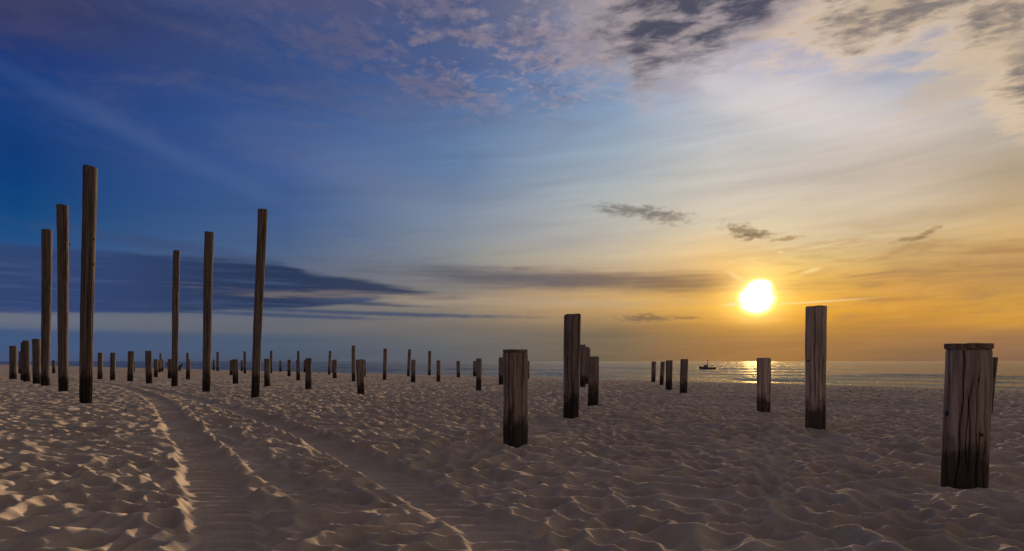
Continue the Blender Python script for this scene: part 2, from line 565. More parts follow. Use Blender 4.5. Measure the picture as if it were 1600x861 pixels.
# base x, base row, base width, top x, top row, top width, slant, label   (photo pixels)
POSTS = [
    (20.5, 593, 12, 21, 540.5, 12.5, 0, "squat dark post standing furthest left, at the photo's left edge"),
    (31.5, 584, 6, 32, 549, 6, 0, "thin short post peeping out between the leftmost squat post and the pair beside it"),
    (36.5, 594.7, 9.5, 37, 535, 9.5, 0, "rear post of the touching pair near the left edge, half hidden on its right"),
    (41.8, 596.6, 11.6, 42, 532.3, 12, 0, "front post of the touching pair near the left edge, with a warm right side"),
    (57.5, 600, 13, 57.8, 529.8, 13.5, 0, "pale sided squat post just left of the leftmost tall pole"),
    (70.8, 603.6, 14, 76.8, 360, 17.2, 0, "leftmost of the six tall poles, shortest of the left trio, leaning right"),
    (84, 583.6, 5.2, 84, 563, 5, 0, "tiny distant stump showing between the first and second tall poles from the left"),
    (99, 612, 16, 100.4, 321.7, 19.4, -.05, "second tall pole from the left, middle one of the left trio"),
    (134, 630.5, 20.5, 138.6, 260, 23.2, -.12, "tallest and thickest pole of all, third from the left, top cut at a slant"),
    (156.2, 593, 8, 156.6, 551, 8.2, 0, "first short post to the right of the tallest pole"),
    (175.8, 594, 8.6, 176.2, 551, 9, 0, "second short post to the right of the tallest pole"),
    (203.4, 596, 9.6, 204.6, 549, 10.4, 0, "third short post right of the tallest pole, with an orange lit right edge"),
    (208.6, 580.5, 4.5, 208.8, 564.2, 4.5, 0, "sliver of a far stump showing right behind the third short post from the tallest pole"),
    (233.2, 599.8, 10.8, 232.2, 548.4, 10.8, 0, "fourth short post right of the tallest pole, broadest and nearest of that row"),
    (243.4, 590, 6.6, 244, 561.3, 6.8, 0, "low stump close beside the broad fourth short post, on its right"),
    (250.8, 581, 3.6, 250.8, 552, 3.6, 0, "slim far post rising above a huddle of three stumps left of the thin tall pole"),
    (248.8, 581.8, 3.6, 249, 563, 3.6, 0, "left stump tucked under the slim far post, left of the thin tall pole"),
    (253.6, 580.4, 3.8, 253.6, 562, 3.8, 0, "right stump tucked under the slim far post, left of the thin tall pole"),
    (265.4, 591.8, 7, 265.4, 561, 7, 0, "stump touching the left side of the thinnest tall pole"),
    (272.6, 605, 10, 276.6, 392, 11.4, 0, "thinnest and shortest tall pole of the right trio, fourth tall pole from the left"),
    (293, 582, 4, 293, 551, 4, 0, "slim far post rising directly behind a stump between the fourth and fifth tall poles"),
    (293.7, 593.7, 6.7, 294, 561, 6.9, 0, "stump with an orange right edge between the fourth and fifth tall poles"),
    (322.2, 612.5, 12.4, 328.2, 363.4, 14.8, -.05, "fifth tall pole from the left, middle one of the right trio"),
    (334, 579, 3.6, 334.2, 562, 3.6, 0, "small far stump just right of the fifth tall pole"),
    (340, 580, 4, 340.1, 550, 4, 0, "slim far post second to the right of the fifth tall pole"),
    (361.4, 586.5, 5.6, 361.6, 562.4, 5.6, 0, "rear stump peeping out left of a broad stump between fifth and sixth tall poles"),
    (368, 600.6, 9, 367.6, 561.5, 9.4, 0, "broad stump in front of another, between the fifth and sixth tall poles"),
    (378, 580, 3.7, 378, 563, 3.7, 0, "small far stump left of the slim post before the sixth tall pole"),
    (382.8, 584, 4.2, 382.6, 549, 4.2, 0, "slim far post standing left of the sixth tall pole"),
    (398.6, 622.5, 13.2, 408.4, 327, 15.2, 0, "sixth and rightmost tall pole, clearly leaning to the right"),
    (417.4, 604.6, 9.2, 417.2, 560.5, 9.6, 0, "broad stump just right of the sixth tall pole, with a brown rimmed top"),
    (423.3, 583.7, 4, 423.9, 548, 4, 0, "slim far post rising behind the brown rimmed stump right of the sixth tall pole"),
    (438, 581, 3.8, 438.2, 563.6, 3.8, 0, "small far stump alone against the sea, second to the right of the sixth tall pole"),
    (451.6, 588.8, 5.2, 452, 562, 5.3, 0, "stump alone on the sand a little left of the stacked looking slim post and stump"),
    (466, 586, 4, 466.2, 548.5, 4, 0, "slim far post rising from behind a dark stump, second cluster right of the tall poles"),
    (465.9, 594.6, 6.3, 466, 562, 6, 0, "dark stump in front of a slim far post, second cluster right of tall poles"),
    (476.4, 582, 4.2, 476.6, 563, 4.2, 0, "far stump half hidden on the left of a thick dark post"),
    (481.6, 610.5, 10, 482.2, 560, 10.2, 0, "thick dark post in front of a half hidden far stump, left of the photo's middle"),
    (514.3, 586, 4, 516.1, 548, 4.2, 0, "slim post leaning right above a pair of stumps, left of the photo's middle"),
    (519.6, 582.5, 3.2, 519.8, 563, 3.2, 0, "narrow far stump squeezed between a slim leaning post and a dark stump"),
    (523, 591.6, 6.2, 523.6, 561.8, 6.6, 0, "dark stump right of the slim leaning post, left of the photo's middle"),
    (552.4, 596.7, 6, 552.5, 540, 5.9, 0, "highest of the slim dark posts left of the middle, behind a slanted stump"),
    (564, 618.4, 11, 562.6, 562, 12.6, .06, "stump with slanted top and pale left edge, in front of the highest slim post"),
    (569.4, 589, 4, 569.6, 562, 4, 0, "far stump showing only as a sliver right of the slanted stump"),
    (600.8, 594.6, 5.7, 602.1, 544.7, 5.8, 0, "slim dark post standing alone right of the slanted stump"),
    (638, 589, 4.4, 640, 546, 5.2, 0, "slim post leaning right just behind a short stump, second slim post from the slanted stump"),
    (645.5, 597.8, 7, 646, 562, 7, 0, "short stump close in front of the leaning slim post"),
    (670.8, 587, 4.6, 671.6, 548.4, 4.8, 0, "last slim post before the middle, standing on the water's edge line"),
    (685, 596.6, 6.2, 685.1, 563, 6.2, 0, "short stump alone, third to the left of the thick middle post's row"),
    (716.2, 590, 5.2, 716.1, 564, 6, 0, "small far stump alone beside a low sand hump, left of the middle"),
    (741.8, 588.7, 6, 742, 564, 6, 0, "far stump half hidden behind a taller brown stump left of the thick middle post"),
    (747.8, 611.5, 8.6, 748.6, 560, 9.2, 0, "brown stump with dark foot standing clear to the left of the thick middle post"),
    (783, 601.5, 8, 783.4, 558.4, 8.6, 0, "post mostly hidden behind the left side of the thick middle post"),
    (805.4, 703, 37.6, 805.4, 546.6, 38.4, 0, "thick weathered post with a grey rimmed top in the middle of the photo"),
    (824.2, 592.5, 6, 824.6, 564, 6, 0, "far stump showing only as a sliver right of the thick middle post"),
    (892, 657.7, 24, 894.9, 491.4, 26.2, .05, "tall weathered post right of the middle with a dark wet foot, leaning right"),
    (910.3, 605.4, 8.5, 910.6, 538.5, 8.6, 0, "first of the far posts lined up right behind the tall weathered post"),
    (916.8, 601, 7, 917, 542, 7, 0, "second of the far posts lined up right behind the tall weathered post"),
    (919.8, 598.5, 5.2, 920, 544, 5, 0, "last and most hidden of the far posts lined up behind the tall weathered post"),
    (926.6, 636, 16.6, 928.4, 557.7, 16.4, 0, "short broad post closing the line to the right of the tall weathered post"),
    (1020.8, 597.6, 6.7, 1021.6, 564.8, 7.2, 0, "leftmost and smallest of four short posts by the sea, left of the boat"),
    (1033.4, 603, 6.6, 1035.4, 565, 7, 0, "second of the four short posts left of the boat, leaning right"),
    (1044.9, 609.8, 9.8, 1045.7, 563.4, 10.6, 0, "third of the four short posts left of the boat, in front of the leaning one"),
    (1067.9, 614.8, 11.8, 1069, 561.5, 12, 0, "rightmost and nearest of the four short posts, closest to the boat"),
    (1193, 646.7, 20.4, 1193.3, 560, 22.6, 0, "short brown post standing in front of the sun's glitter on the water"),
    (1274.3, 674.7, 33, 1273.6, 479.6, 34.6, .02, "tall pale brown post right of the sun, with a black wet foot"),
    (1506.5, 766, 76.5, 1511, 537.5, 77, 0, "biggest nearest post at right, deeply cracked, knotted, with a rusty brown rim on top"),
    (1541.3, 649, 18, 1549, 559, 18, 0, "post hidden behind the biggest cracked post, only its right edge showing"),
]



def ground(px, py):
    """where the line of sight through a photo pixel meets the sand"""
    z = 0.
    for _ in range(8):
        x, y = at(px, py, z)
        zn = float(height(np.array([[x]]), np.array([[y]]), np.array([[math.hypot(x, y)]]), True)[0, 0])
        z = .5 * z + .5 * zn
    x, y = at(px, py, z)
    return x, y, z


FEET = []
for p_ in POSTS:
    fx_, fy_, fz_ = ground(p_[0], p_[1])
    ob_ = math.sqrt(1 + ((p_[0] - 800) / FPX) ** 2)      # a round post off the lens axis looks wider by this
    k_ = 1 + (p_[2] / 2 / FPX / ob_) / ob_              # the row measured is that of its near side
    FEET.append((fx_ * k_, fy_ * k_, fz_))

# ------------------------------------------------------------------ sand
def geometric(a, b, ratio):
    n = int(math.ceil(math.log(b / a) / math.log(1 + ratio)))
    return a * (b / a) ** (np.arange(n + 1) / n)


rad = np.concatenate([np.linspace(.25, 1.9, 10)[:-1], geometric(1.9, 70., .0036), geometric(70., 2500., .012)[1:]])
fine = np.linspace(-math.radians(47), math.radians(47), 720)
coarse = np.linspace(math.radians(47), math.radians(313), 120)[1:-1]
ang_ = np.concatenate([fine, coarse])
A, R = np.meshgrid(ang_, rad)
X, Y = R * np.sin(A), R * np.cos(A)
Z = height(X.astype(np.float64), Y.astype(np.float64), R)
for p, (fx_, fy_, fz_) in zip(POSTS, FEET):        # sand lies level round each foot
    r_p = p[2] / 2 / FPX * fy_
    near = np.nonzero((np.abs(X - fx_) < r_p * 5) & (np.abs(Y - fy_) < r_p * 5))
    dd_ = np.hypot(X[near] - fx_, Y[near] - fy_) / r_p
    w_ = np.exp(-np.clip(dd_ - 1.25, 0, None) ** 2 * 1.6)
    Z[near] = Z[near] * (1 - w_) + fz_ * w_
    if fy_ < 30:                                        # wind scour and drifted sand
        th_ = np.arctan2(Y[near] - fy_, X[near] - fx_)
        sc_ = .16 * r_p
        Z[near] += sc_ * (-1.1 * np.exp(-((dd_ - 1.15) / .35) ** 2) * (.7 + .5 * np.cos(th_ - 2.4)) + .9 * np.exp(-((dd_ - 2.1) / .5) ** 2) * (.5 + .5 * np.cos(th_ + 1.2 + dd_)))
nr, na = R.shape
V = np.stack([X, Y, Z], -1).reshape(-1, 3)
i = np.arange(nr - 1)[:, None]
j = np.arange(na)[None, :]
j2 = (j + 1) % na
Q = np.stack([i * na + j, i * na + j2, (i + 1) * na + j2, (i + 1) * na + j], -1)
# sand sinks under the sea: drop quads that lie well below the water
keep = (Z[:-1, :].min(axis=1, keepdims=True) * 0 + Z[:-1, :]) > -3.6
Q = Q[keep].reshape(-1, 4)

m_sand, q, b, P = material("sand")
n1 = q.noise(P, .9, 5.)
n2 = q.noise(P, 28., 5., .65)
n3 = q.noise(P, 160., 3., .6)
px_, py_, pz_ = q.sep(P)
c = q.mix(q.smooth(n1, .3, .7), (.49, .38, .275), (.61, .485, .36))
c = q.mix(q.smooth(n2, .45, .75) * .35, c, (.34, .26, .19))
c = q.mix(q.smooth(n3, .62, .78) * .5, c, (.52, .42, .33))
wet = q.smooth(pz_ + (n1 - .5) * .4, -.9, -1.6)
c = q.mix(wet * .6, c, (.13, .10, .08))
q.put(b.inputs['Base Color'], c)
b.inputs['Roughness'].default_value = .95
b.inputs['Specular IOR Level'].default_value = .15
bump(q, b, n2 * .7 + n3 * .35, .5, .012)
sand = link("sand_beach", np_mesh("sand_beach", V, Q, m_sand))
sand["kind"] = "structure"

# ------------------------------------------------------------------ sea
SEA = -1.8
S2 = math.sqrt(.5)
rad2 = np.concatenate([geometric(16., 700., .006), geometric(700., 40000., .06)[1:]])
ang2 = np.concatenate([np.linspace(-math.radians(50), math.radians(50), 500), np.linspace(math.radians(50), math.radians(130), 30)[1:]])
A2, R2 = np.meshgrid(ang2, rad2)
X2, Y2 = R2 * np.sin(A2), R2 * np.cos(A2)
p2 = (X2 + Y2) * S2 - 102 * S2             # metres out from the waterline
along = (X2 - Y2) * S2
ph = p2 + vnoise(X2, Y2, 60., 71) * 16 + vnoise(X2, Y2, 17., 72) * 4
fade = np.clip(1 - R2 / 650., 0, 1)
swell = (np.sin(ph / 9.5) * .26 + np.sin(ph / 4.1 + 1.) * .22 + np.sin(ph / 1.7 + 2.) * .05) * (.6 + vnoise(along, p2, 35., 73)) * fade
chop = (vnoise(X2, Y2, 3.1, 74) * .14 + vnoise(X2, Y2, 1.3, 75) * .03) * np.clip(1 - R2 / 250., 0, 1)
# breakers near the shore
brk = np.zeros_like(p2)
for off, hgt, wdt in ((4., .16, 1.1), (11., .20, 1.0), (19., .30, 1.1), (28., .22, 1.0), (39., .34, 1.2), (55., .26, 1.1), (75., .36, 1.4), (100., .30, 1.5), (135., .36, 1.8), (180., .34, 2.2), (240., .40, 2.8)):
    sc = 14 + off * .25
    ln = p2 - off - vnoise(along, p2 * 0, sc * 1.4, 80 + int(off)) * (4 + off * .08)
    gate = np.clip(vnoise(along, p2 * 0, sc, 90 + int(off)) * 3.2 + .35, 0, 1)
    brk += hgt * (np.exp(-(ln / wdt) ** 2) + .35 * np.exp(-((ln - 2.5 * wdt) / (2.2 * wdt)) ** 2)) * gate
side = np.clip((along * -1 - 20) / 60., 0, 1)      # the surf runs higher further down the beach
Z2 = SEA + swell + chop + brk
foam = np.clip(brk * side * 5. - .7, 0, 1) * np.clip(1.4 - p2 / 60., 0, 1)
# wake of the boat
bx0, by0 = at(1118, 577.6, SEA)
wk = np.exp(-((Y2 - by0 - vnoise(X2, Y2, 9., 99) * 3) / 1.5) ** 2) * np.clip((X2 - bx0) / 3., 0, 1) * np.clip(1.2 - (X2 - bx0) / 60., 0, 1)
Z2 += wk * .55
nr2, na2 = R2.shape
i = np.arange(nr2 - 1)[:, None]
j = np.arange(na2 - 1)[None, :]
Q2 = np.stack([i * na2 + j, i * na2 + j + 1, (i + 1) * na2 + j + 1, (i + 1) * na2 + j], -1)
kk = p2[1:, 1:] > -14
Q2 = Q2[kk].reshape(-1, 4)
m_sea, q, b, P = material("sea_water")
Pr = q.n('ShaderNodeMapping')
Pr.inputs['Rotation'].default_value = (0, 0, math.radians(-45))
Pr.inputs['Scale'].default_value = (.6, .2, 1.)
q.put(Pr.inputs['Vector'], P)
w1 = q.noise(S(q, Pr.outputs[0]), 1., 5., .6)
w2 = q.noise(q.vmath('MULTIPLY', P, (2.2, 2.2, 2.2)), 1., 4., .6)
at_n = q.n('ShaderNodeAttribute')
at_n.attribute_name = 'foam'
fm = S(q, at_n.outputs['Fac']) * q.smooth(q.noise(P, 1.3, 4.), .3, .6)
q.put(b.inputs['Base Color'], q.mix(fm, (.075, .080, .082), (.75, .75, .75)))
q.put(b.inputs['Roughness'], q.math('MAXIMUM', fm * .9, .17))
b.inputs['IOR'].default_value = 1.333
bump(q, b, w1 * 1. + w2 * .45, 1., .8)
me = np_mesh("sea", np.stack([X2, Y2, Z2], -1).reshape(-1, 3), Q2, m_sea)
at_ = me.attributes.new('foam', 'FLOAT', 'POINT')
at_.data.foreach_set('value', foam.astype(np.float32).ravel())
sea = link("sea", me)
sea["kind"] = "structure"

# ------------------------------------------------------------------ wooden posts
m_wood, q, b, P = material("weathered_wood")
oi = q.n('ShaderNodeObjectInfo')
rnd = S(q, oi.outputs['Random'])
off = q.vec(rnd * 37., rnd * 11., rnd * 23.)
Pq = q.vmath('ADD', P, off)
gr = q.noise(q.vmath('MULTIPLY', Pq, (26., 26., 1.1)), 1., 6., .62, .35)
gr2 = q.noise(q.vmath('MULTIPLY', Pq, (80., 80., 2.5)), 1., 4., .6)
pat = q.noise(q.vmath('MULTIPLY', Pq, (5., 5., 1.6)), 1., 4., .55)
px_, py_, pz_ = q.sep(P)
c = q.mix(q.smooth(gr, .33, .66), (.15, .120, .104), (.44, .356, .296))
c = q.mix(q.smooth(gr2, .5, .72) * .55, c, (.07, .050, .042))
c = q.mix(q.smooth(pat, .35, .75) * .45, c, q.mix(rnd, (.30, .23, .18), (.28, .235, .21)))
at_n = q.n('ShaderNodeAttribute')
at_n.attribute_type = 'OBJECT'
at_n.attribute_name = 'stain_height'
sth = S(q, at_n.outputs['Fac'])
rag = q.noise(q.vmath('MULTIPLY', Pq, (22., 22., 2.2)), 1., 6., .7) - .5
rag2 = q.noise(q.vmath('MULTIPLY', Pq, (6., 6., 3.)), 1., 3., .6) - .5
tide = q.smooth((pz_ + (rag * 1.1 + rag2 * 1.5) * sth) / sth, 1.2, .55)
c = q.mix(tide * .88, c, (.022, .017, .014))
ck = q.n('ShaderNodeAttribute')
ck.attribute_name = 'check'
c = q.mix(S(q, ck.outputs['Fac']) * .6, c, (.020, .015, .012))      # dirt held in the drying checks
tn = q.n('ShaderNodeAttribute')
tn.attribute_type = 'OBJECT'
tn.attribute_name = 'baked_light'
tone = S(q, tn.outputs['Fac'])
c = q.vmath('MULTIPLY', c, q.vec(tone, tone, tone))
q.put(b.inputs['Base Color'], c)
b.inputs['Roughness'].default_value = .85
b.inputs['Specular IOR Level'].default_value = .25
bump(q, b, gr * .8 + gr2 * .4, .55, .012)

m_end, q, b, P = material("sawn_wood_end")
r_ = q.vmath('LENGTH', q.vmath('MULTIPLY', P, (1., 1., 0.)), out='Value')
rings = q.math('SINE', (r_ + q.noise(P, 9., 3.) * .02) * 420.)
q.put(b.inputs['Base Color'], q.mix(q.smooth(rings, -1., 1.), (.13, .085, .055), (.26, .18, .12)))
b.inputs['Roughness'].default_value = .85
bump(q, b, q.noise(P, 60., 4.), .5, .01)

m_knot, q, b, P = material("knot_wood")
q.put(b.inputs['Base Color'], q.mix(q.noise(P, 40., 4.), (.018, .012, .009), (.06, .04, .028)))
b.inputs['Roughness'].default_value = .8


def shaft_mesh(rb, rt, hgt, lean, nseg, nring, seed, cracks=0, slant=0., bury=.35, wob=.0, chamfer=.012, top=True):
    """leaning, slightly crooked log with drying cracks; origin at sand level"""
    r = np.random.default_rng(seed)
    th = np.linspace(0, 2 * math.pi, nseg, endpoint=False)
    zz = np.linspace(-bury, hgt, nring)
    if chamfer:
        zz = np.concatenate([zz[:-1], [hgt - chamfer, hgt]])
    t = np.clip(zz / hgt, 0, 1)
    T, Zg = np.meshgrid(th, zz)
    rr = rb + (rt - rb) * t
    Rg = np.repeat(rr[:, None], nseg, 1)
    for k in range(2, 6):
        Rg = Rg * (1 + (.018 / k * 2) * np.cos(k * T + r.random() * 6.28 + Zg * r.normal() * .25))
    Rg = Rg * (1 + .012 * np.sin(Zg * (3 + 3 * r.random()) + r.random() * 6) + .008 * np.sin(Zg * 9 + T * 2 + r.random() * 6))
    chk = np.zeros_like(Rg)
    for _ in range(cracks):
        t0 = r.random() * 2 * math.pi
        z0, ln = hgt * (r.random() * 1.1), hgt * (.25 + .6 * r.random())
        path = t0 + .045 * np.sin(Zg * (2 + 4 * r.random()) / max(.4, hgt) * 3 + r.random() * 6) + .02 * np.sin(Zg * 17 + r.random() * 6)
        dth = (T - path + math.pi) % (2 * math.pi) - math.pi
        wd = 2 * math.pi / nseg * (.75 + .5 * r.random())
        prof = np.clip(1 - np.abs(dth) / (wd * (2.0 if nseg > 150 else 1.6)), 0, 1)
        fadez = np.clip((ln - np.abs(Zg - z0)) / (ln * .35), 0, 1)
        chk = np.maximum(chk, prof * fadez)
        Rg = Rg - prof * fadez * rb * (.09 + .14 * r.random())
    if chamfer:
        Rg[-1] -= chamfer * .8
    cx = lean[0] * np.clip(zz / hgt, -1, 1) + wob * np.sin(zz / hgt * 5 + r.random() * 6) * t
    cy = lean[1] * np.clip(zz / hgt, -1, 1)
    Xg = cx[:, None] + Rg * np.cos(T)
    Yg = cy[:, None] + Rg * np.sin(T)
    Zo = Zg + slant * (Xg - cx[:, None]) * np.clip((Zg - hgt * .6) / (hgt * .4), 0, 1)
    v = np.stack([Xg, Yg, Zo], -1).reshape(-1, 3)
    nrr = len(zz)
    i = np.arange(nrr - 1)[:, None]
    j = np.arange(nseg)[None, :]
    qd = np.stack([i * nseg + j, i * nseg + (j + 1) % nseg, (i + 1) * nseg + (j + 1) % nseg, (i + 1) * nseg + j], -1).reshape(-1, 4)
    v = np.concatenate([v, [[cx[-1], cy[-1], hgt]]])
    c0 = len(v) - 1
    tri = np.stack([(nrr - 1) * nseg + np.arange(nseg), (nrr - 1) * nseg + (np.arange(nseg) + 1) % nseg, np.full(nseg, c0)], -1)
    return v, qd, tri, (cx[-1], cy[-1]), np.append(chk.ravel(), 0)


def disc_mesh(name, r0, r1, z0, z1, cx, cy, slant, seed, n=40):
    """sawn end of a log: a slightly wavy disc with a soft edge and a split"""
    r = np.random.default_rng(seed)
    th = np.linspace(0, 2 * math.pi, n, endpoint=False)
    w = 1 + .012 * np.cos(3 * th + r.random() * 6) + .01 * np.cos(5 * th + r.random() * 6)
    rows = []
    e = (z1 - z0) * .25
    for rr, z in ((r0, z0), (r1, z0 + e), (r1, z1 - e), (r1 * .985, z1), (r1 * .5, z1 + .002)):
        x, y = rr * w * np.cos(th), rr * w * np.sin(th)
        zz = z + slant * x + .004 * np.sin(th * 4 + seed)
        rows.append(np.stack([cx + x, cy + y, zz], -1))
    v = np.concatenate(rows + [np.array([[cx, cy, z1 + .003]])])
    k = len(rows)
    i = np.arange(k - 1)[:, None]
    j = np.arange(n)[None, :]
    qd = np.stack([i * n + j, i * n + (j + 1) % n, (i + 1) * n + (j + 1) % n, (i + 1) * n + j], -1).reshape(-1, 4)
    tri = np.stack([(k - 1) * n + np.arange(n), (k - 1) * n + (np.arange(n) + 1) % n, np.full(n, len(v) - 1)], -1)
    return np_mesh(name, v, qd, m_end, True, tri)


def knots(parent, spots, d, px0, base, r_of, cx_of):
    for (kx, ky, ks) in spots:
        u_, v_ = (kx - 800) / FPX, (ky - HZ) / FPX
        z = H - v_ * d - base[2]
        for _ in range(4):                      # where the line of sight meets the round shaft
            rr = r_of(z)
            mx_, my_ = base[0] + cx_of(z), base[1]
            A_, B_, C_ = u_ * u_ + 1, -2 * (u_ * mx_ + my_), mx_ * mx_ + my_ * my_ - rr * rr
            t_ = (-B_ - math.sqrt(max(0, B_ * B_ - 4 * A_ * C_))) / (2 * A_)
            z = H - v_ * t_ - base[2]
        nx_, ny_ = (u_ * t_ - mx_) / rr, (t_ - my_) / rr
        ln_ = math.hypot(nx_, ny_)
        nx_, ny_ = nx_ / ln_, ny_ / ln_
        s = ks / FPX * d
        bm = bmesh.new()
        bmesh.ops.create_icosphere(bm, subdivisions=2, radius=1.)
        for v in bm.verts:
            n = 1 + .25 * math.sin(v.co.x * 5 + v.co.z * 4)
            v.co.x *= s * n
            v.co.z *= s * .8 * n
            v.co.y *= s * .45
        bmesh.ops.rotate(bm, verts=bm.verts, cent=(0, 0, 0), matrix=Matrix.Rotation(math.atan2(ny_, nx_) + math.pi / 2, 3, 'Z'))
        bmesh.ops.translate(bm, verts=bm.verts, vec=(cx_of(z) + rr * 1.005 * nx_, rr * 1.005 * ny_, z))
        me = bpy.data.meshes.new("knot")
        bm.to_mesh(me)
        bm.free()
        me.shade_smooth()
        me.materials.append(m_knot)
        link("knot", me, parent)


KNOTS = {1506.5: [(1532, 592, 8), (1531, 679, 6.5), (1480, 646, 4.5), (1494, 560, 3.)], 805.4: [(796, 603, 4), (803.5, 603, 3)], 1274.3: [(1264.5, 563, 3), (1269, 564, 1.8)],
         134.: [(147, 303, 2.2), (146.5, 374, 2.4), (146, 413, 2.2)], 99.: [(109, 382, 2.)], 892.: [(888, 560, 2)]}

for n_, (xb, yb, wb, xt, yt, wt_, sl, label) in enumerate(POSTS):
    gx, gy, gz = FEET[n_]
    d = gy
    obl = math.sqrt(1 + ((xb - 800) / FPX) ** 2)
    rb, rt = wb / 2 / FPX * d / obl, wt_ / 2 / FPX * d / obl
    ztop = H - (yt - HZ) / FPX * d
    hgt = ztop - gz
    lx = (xt - xb) / FPX * d
    ly = random.uniform(-.02, .02) * hgt
    big = wb >= 15
    mid = wb >= 9.5
    seg, rings_ = (300, 110) if wb > 30 else (120, 60) if big else (40, 24) if mid else (20, 10)
    if hgt > 3:
        seg, rings_ = 96, 110
    cr = 30 if wb > 60 else 20 if wb > 20 else 7 if big else 4 if mid else 0
    rim = xb in (1506.5, 805.4)
    hs = hgt - (.05 if xb == 1506.5 else .035 if rim else 0)
    v, qd, tri, ctop, chk = shaft_mesh(rb, rt, hs, (lx, ly), seg, rings_, 100 + n_, cr, sl, .5, .02 if hgt > 3 else .004, .012 if mid else .006)
    me = np_mesh("post_shaft", v, qd, m_wood, True, tri)
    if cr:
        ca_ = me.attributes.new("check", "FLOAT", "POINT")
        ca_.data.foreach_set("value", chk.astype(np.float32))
    if mid or hgt > 3:
        root = bpy.data.objects.new("wooden_post", None)
        root.location = (gx, gy, gz)
        root.empty_display_size = .2
        COL.objects.link(root)
        sh = link("shaft", me, root)
        if rim:
            link("rim", disc_mesh("rim", rt * .97, rt * 1.012, hs + .002, hgt, ctop[0], ctop[1], sl, n_), root)
        else:
            link("sawn_end", disc_mesh("sawn_end", rt * .93, rt * .95, hs - .004, hs + .006, ctop[0], ctop[1], sl, n_), root)
        if xb in KNOTS:
            knots(root, KNOTS[xb], d, xb, (gx, gy, gz), lambda z, a=rb, b_=rt, h=hgt: a + (b_ - a) * z / h, lambda z, l=lx, h=hgt: l * z / h)
    else:
        root = link("wooden_post", me, None, (gx, gy, gz))
        sh = root
    sh["stain_height"] = float(min(.55, .40 * hgt) if hgt < 2.5 else .7) * random.uniform(.85, 1.15)
    sh["baked_light"] = {1506.5: 1.2, 1274.3: 1.6, 1193: 1.7, 805.4: .95}.get(xb, .55 if xb < 140 else .6 if xb < 500 else .8)   # uneven light put into the wood colour: darker left, lighter right
    root["label"] = label
    root["category"] = "post"
    root["group"] = GROUP


# ------------------------------------------------------------------ boat
def box(bm, x0, x1, y0, y1, z0, z1, tx=0., ty=0.):
    vs = [bm.verts.new(p) for p in ((x0, y0, z0), (x1, y0, z0), (x1, y1, z0), (x0, y1, z0),
                                    (x0 + tx, y0 + ty, z1), (x1 - tx, y0 + ty, z1), (x1 - tx, y1 - ty, z1), (x0 + tx, y1 - ty, z1))]
    for f in ((0, 3, 2, 1), (4, 5, 6, 7), (0, 1, 5, 4), (1, 2, 6, 5), (2, 3, 7, 6), (3, 0, 4, 7)):
        bm.faces.new([vs[k] for k in f])


def tube(bm, pts, r, n=8):
    import mathutils
    rows = []
    for k, p in enumerate(pts):
        p = mathutils.Vector(p)
        a = mathutils.Vector(pts[max(0, k - 1)])
        c_ = mathutils.Vector(pts[min(len(pts) - 1, k + 1)])
        t = (c_ - a).normalized()
        u = t.orthogonal().normalized()
        w = t.cross(u)
        rr = r[k] if hasattr(r, '__len__') else r
        rows.append([bm.verts.new(p + (u * math.cos(2 * math.pi * i / n) + w * math.sin(2 * math.pi * i / n)) * rr) for i in range(n)])
    for a, c_ in zip(rows[:-1], rows[1:]):
        for i in range(n):
            bm.faces.new((a[i], a[(i + 1) % n], c_[(i + 1) % n], c_[i]))
    bm.faces.new(rows[0][::-1])
    bm.faces.new(rows[-1])


def finish(name, bm, mat, parent=None, smooth=False, loc=(0, 0, 0)):
    bmesh.ops.recalc_face_normals(bm, faces=bm.faces)
    me = bpy.data.meshes.new(name)
    bm.to_mesh(me)
    bm.free()
    if smooth:
        me.shade_smooth()
    me.materials.append(mat)
    return link(name, me, parent, loc)


bX, bY = at(1105.5, 577.4, SEA)
boat = bpy.data.objects.new("fishing_boat", None)
boat.location = (bX, bY, SEA)
COL.objects.link(boat)
boat["label"] = "small dark fishing boat with a mast heading left across the sea"
boat["category"] = "boat"
m_hull = flat_mat("dark_hull_paint", (.16, .155, .165), .5)
m_white = flat_mat("cabin_paint", (.30, .29, .28), .5)
m_dark = flat_mat("dark_gear", (.045, .038, .034), .6)
m_flag = flat_mat("red_flag_cloth", (.30, .06, .03), .8)
m_glass = flat_mat("dark_window_glass", (.02, .025, .03), .15)
L = 25.0 / FPX * bY
B = L * .17
bm = bmesh.new()
rows = []
NS = 14
for k in range(NS + 1):
    t = k / NS                         # 0 stern (right) .. 1 bow (left)
    x = L / 2 - t * L
    w = B * (1 - max(0, (t - .5) / .5) ** 2.2) * (.82 + .18 * min(1, t * 4)) + .012
    deck = L * (.125 + .075 * max(0, (t - .25) / .75) ** 1.8 + .012 * (1 - t) ** 2)
    rake = -.35 * max(0, (t - .6) / .4) ** 2 * L * .12
    rows.append([bm.verts.new((x, 0, -.25)), bm.verts.new((x, -w * .72, -.12)), bm.verts.new((x + rake * .5, -w * .95, deck * .5)), bm.verts.new((x + rake, -w, deck)),
                 bm.verts.new((x + rake, -w * .9, deck)), bm.verts.new((x + rake, -w * .88, deck - .18)), bm.verts.new((x + rake, w * .88, deck - .18)), bm.verts.new((x + rake, w * .9, deck)),
                 bm.verts.new((x + rake, w, deck)), bm.verts.new((x + rake * .5, w * .95, deck * .5)), bm.verts.new((x, w * .72, -.12))])
for a, c_ in zip(rows[:-1], rows[1:]):
    for i in range(11):
        bm.faces.new((a[i], a[(i + 1) % 11], c_[(i + 1) % 11], c_[i]))
bm.faces.new(rows[0])
bm.faces.new(rows[-1][::-1])
finish("hull", bm, m_hull, boat)
dk = L * .13
bm = bmesh.new()
box(bm, -L * .22, 0, -B * .55, B * .55, dk - .1, L * .265, L * .02, B * .08)
cab = finish("cabin", bm, m_white, boat)
